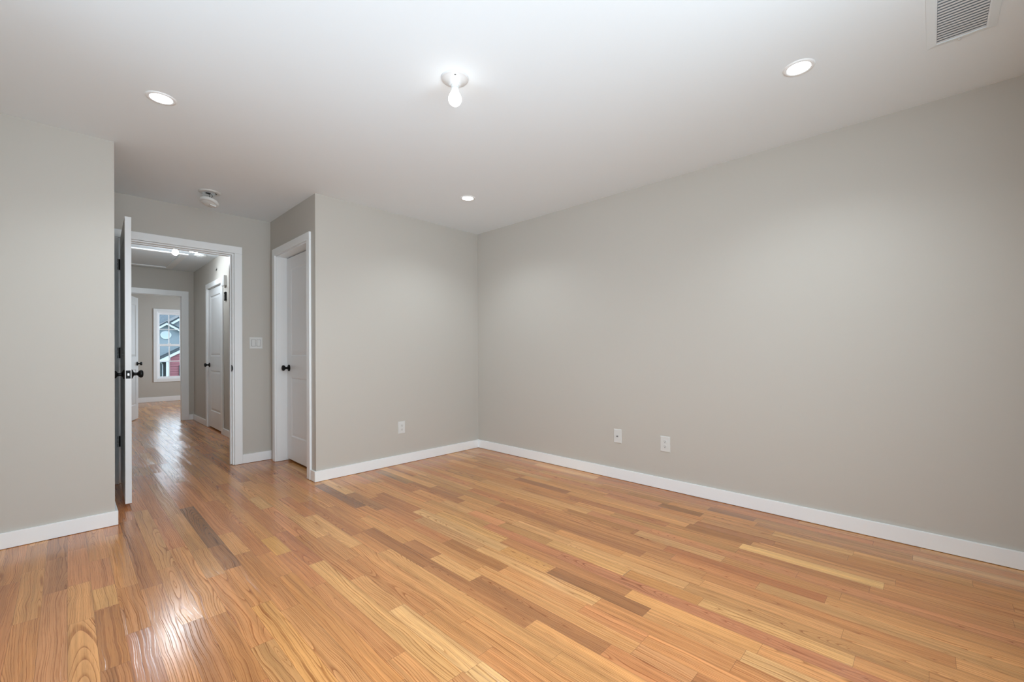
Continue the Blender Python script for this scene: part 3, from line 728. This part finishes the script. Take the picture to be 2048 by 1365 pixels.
for k in range(7):
    z = 2.40 - 0.165 + k * 0.055; hw = 0.22 * math.sqrt(max(0, 1 - ((z - 2.4) / 0.2) ** 2)); B(bm, 4.752 - hw, 4.752 + hw, 37.945, 37.97, z - 0.014, z + 0.014)
nobj('vent_louvres', bm, siding_mat('pale_vent', srgb(185, 200, 206)), ov); ov_l = bpy.data.objects['vent_louvres']
# large gable behind, rake rising to the right
big = (5.571 - 4.984); sB = (3.604 - 3.19) / big
bx0, bz0 = 4.2, 3.19 - sB * 0.784
peak = 7.6; pz = 3.19 + sB * (peak - 4.984)
bm = bmesh.new(); siding(bm, 3.4, 11.0, NZ, pz, 39.0)
clip(bm, (4.984, 39, 3.05), Vector((-sB, 0, 1)).normalized()); clip(bm, (peak, 39, pz - 0.14), Vector((sB, 0, 1)).normalized())
nobj('main_siding', bm, M_SID)
bm = bmesh.new(); rake(bm, peak, pz + 0.02, 3.2, pz + 0.02 - sB * (peak - 3.2), 38.6, 38.64, 0.17); rake(bm, peak, pz + 0.02, 11.4, pz + 0.02 - sB * (11.4 - peak), 38.6, 38.64, 0.17)
nobj('main_rake_board', bm, M_FAS)
bm = bmesh.new(); rake(bm, peak, pz + 0.15, 3.1, pz + 0.15 - sB * (peak - 3.1), 38.55, 46.0, 0.10); rake(bm, peak, pz + 0.15, 11.5, pz + 0.15 - sB * (11.5 - peak), 38.55, 46.0, 0.10)
nobj('main_roof', bm, M_EDGE)
# long cross roof beyond, its slope facing the window
bm = bmesh.new()
v = [bm.verts.new(p) for p in ((1.0, 43.0, 2.75), (12.0, 43.0, 2.75), (12.0, 49.0, 5.15), (1.0, 49.0, 5.15))]; bm.faces.new(v)
v2 = [bm.verts.new(p) for p in ((1.0, 43.0, 2.6), (12.0, 43.0, 2.6), (12.0, 55.0, 2.6), (1.0, 55.0, 2.6))]; bm.faces.new(v2)
bm.faces.new((v[0], v[3], v2[3], v2[0])); bm.faces.new((v[1], v[2], v2[2], v2[1])); bm.faces.new((v[3], v[2], v2[2], v2[3])); bm.faces.new((v[0], v[1], v2[1], v2[0]))
nobj('cross_roof', bm, M_SHG)
bm = bmesh.new(); B(bm, 1.4, 11.6, 43.4, 54, NZ, 2.62); nobj('rear_siding', bm, M_SID)
# lower wing with red siding
L0, L1 = 4.177, 7.9
sW = (1.433 - 0.78) / (5.273 - 4.177); wp = 7.2; wpz = 0.78 + sW * (wp - 4.177)
bm = bmesh.new(); siding(bm, 4.68, 9.0, NZ, wpz, 36.1, 0.165, 0.024)
clip(bm, (4.177, 36, 0.55), Vector((-sW, 0, 1)).normalized()); clip(bm, (wp, 36, wpz - 0.2), Vector((sW, 0, 1)).normalized()); nobj('wing_siding', bm, M_RED)
bm = bmesh.new(); rake(bm, wp, wpz - 0.05, 4.15, 0.73, 35.96, 36.0, 0.215); rake(bm, wp, wpz - 0.05, 10.2, wpz - 0.05 - sW * (10.2 - wp), 35.96, 36.0, 0.215)
v = [bm.verts.new(p) for p in ((4.15, 35.955, 0.73), (4.72, 35.955, 1.07), (4.72, 35.955, 0.56), (4.15, 35.955, 0.56))]; bm.faces.new(v)
w_ = [bm.verts.new(p) for p in ((4.15, 36.2, 0.73), (4.72, 36.2, 1.07), (4.72, 36.2, 0.56), (4.15, 36.2, 0.56))]; bm.faces.new(w_)
for k in range(4): bm.faces.new((v[k], v[(k + 1) % 4], w_[(k + 1) % 4], w_[k]))
nobj('wing_rake_board', bm, M_FAS)
bm = bmesh.new(); rake(bm, wp, wpz + 0.005, 4.05, 0.78 - sW * 0.127, 35.93, 38.9, 0.055); rake(bm, wp, wpz + 0.005, 10.3, wpz - sW * (10.3 - wp), 35.93, 38.9, 0.055)
nobj('wing_roof', bm, M_EDGE)
bm = bmesh.new(); B(bm, 4.521, 4.606, 35.98, 36.07, NZ, 0.57); B(bm, 4.606, 4.70, 36.02, 36.10, NZ, 0.57); c_ = nobj('corner_board', bm, M_FAS)
bm = bmesh.new(); siding(bm, 2.6, 4.42, NZ, 0.72, 37.2, 0.105); nobj('recessed_siding', bm, M_SIDG)
bm = bmesh.new(); tube(bm, [(4.2, 36.9, 0.60), (4.40, 36.95, 0.50), (4.46, 37.0, 0.38), (4.46, 37.0, NZ + 0.1)], 0.035); nobj('downspout', bm, M_FAS)
bm = bmesh.new(); B(bm, 5.20, 5.50, 36.0, 36.08, -1.2, 0.33); nobj('shutter', bm, M_EDGE)
# lot ground between the houses
gr = box_obj('lawn', [(-40, 60, 13.5, 70, -3.4, -3.2)], paint('grass_green', (0.08, 0.12, 0.05, 1), 0.95, 0))
tag(gr, 'lawn between the two houses below window level', 'ground', kind='structure')
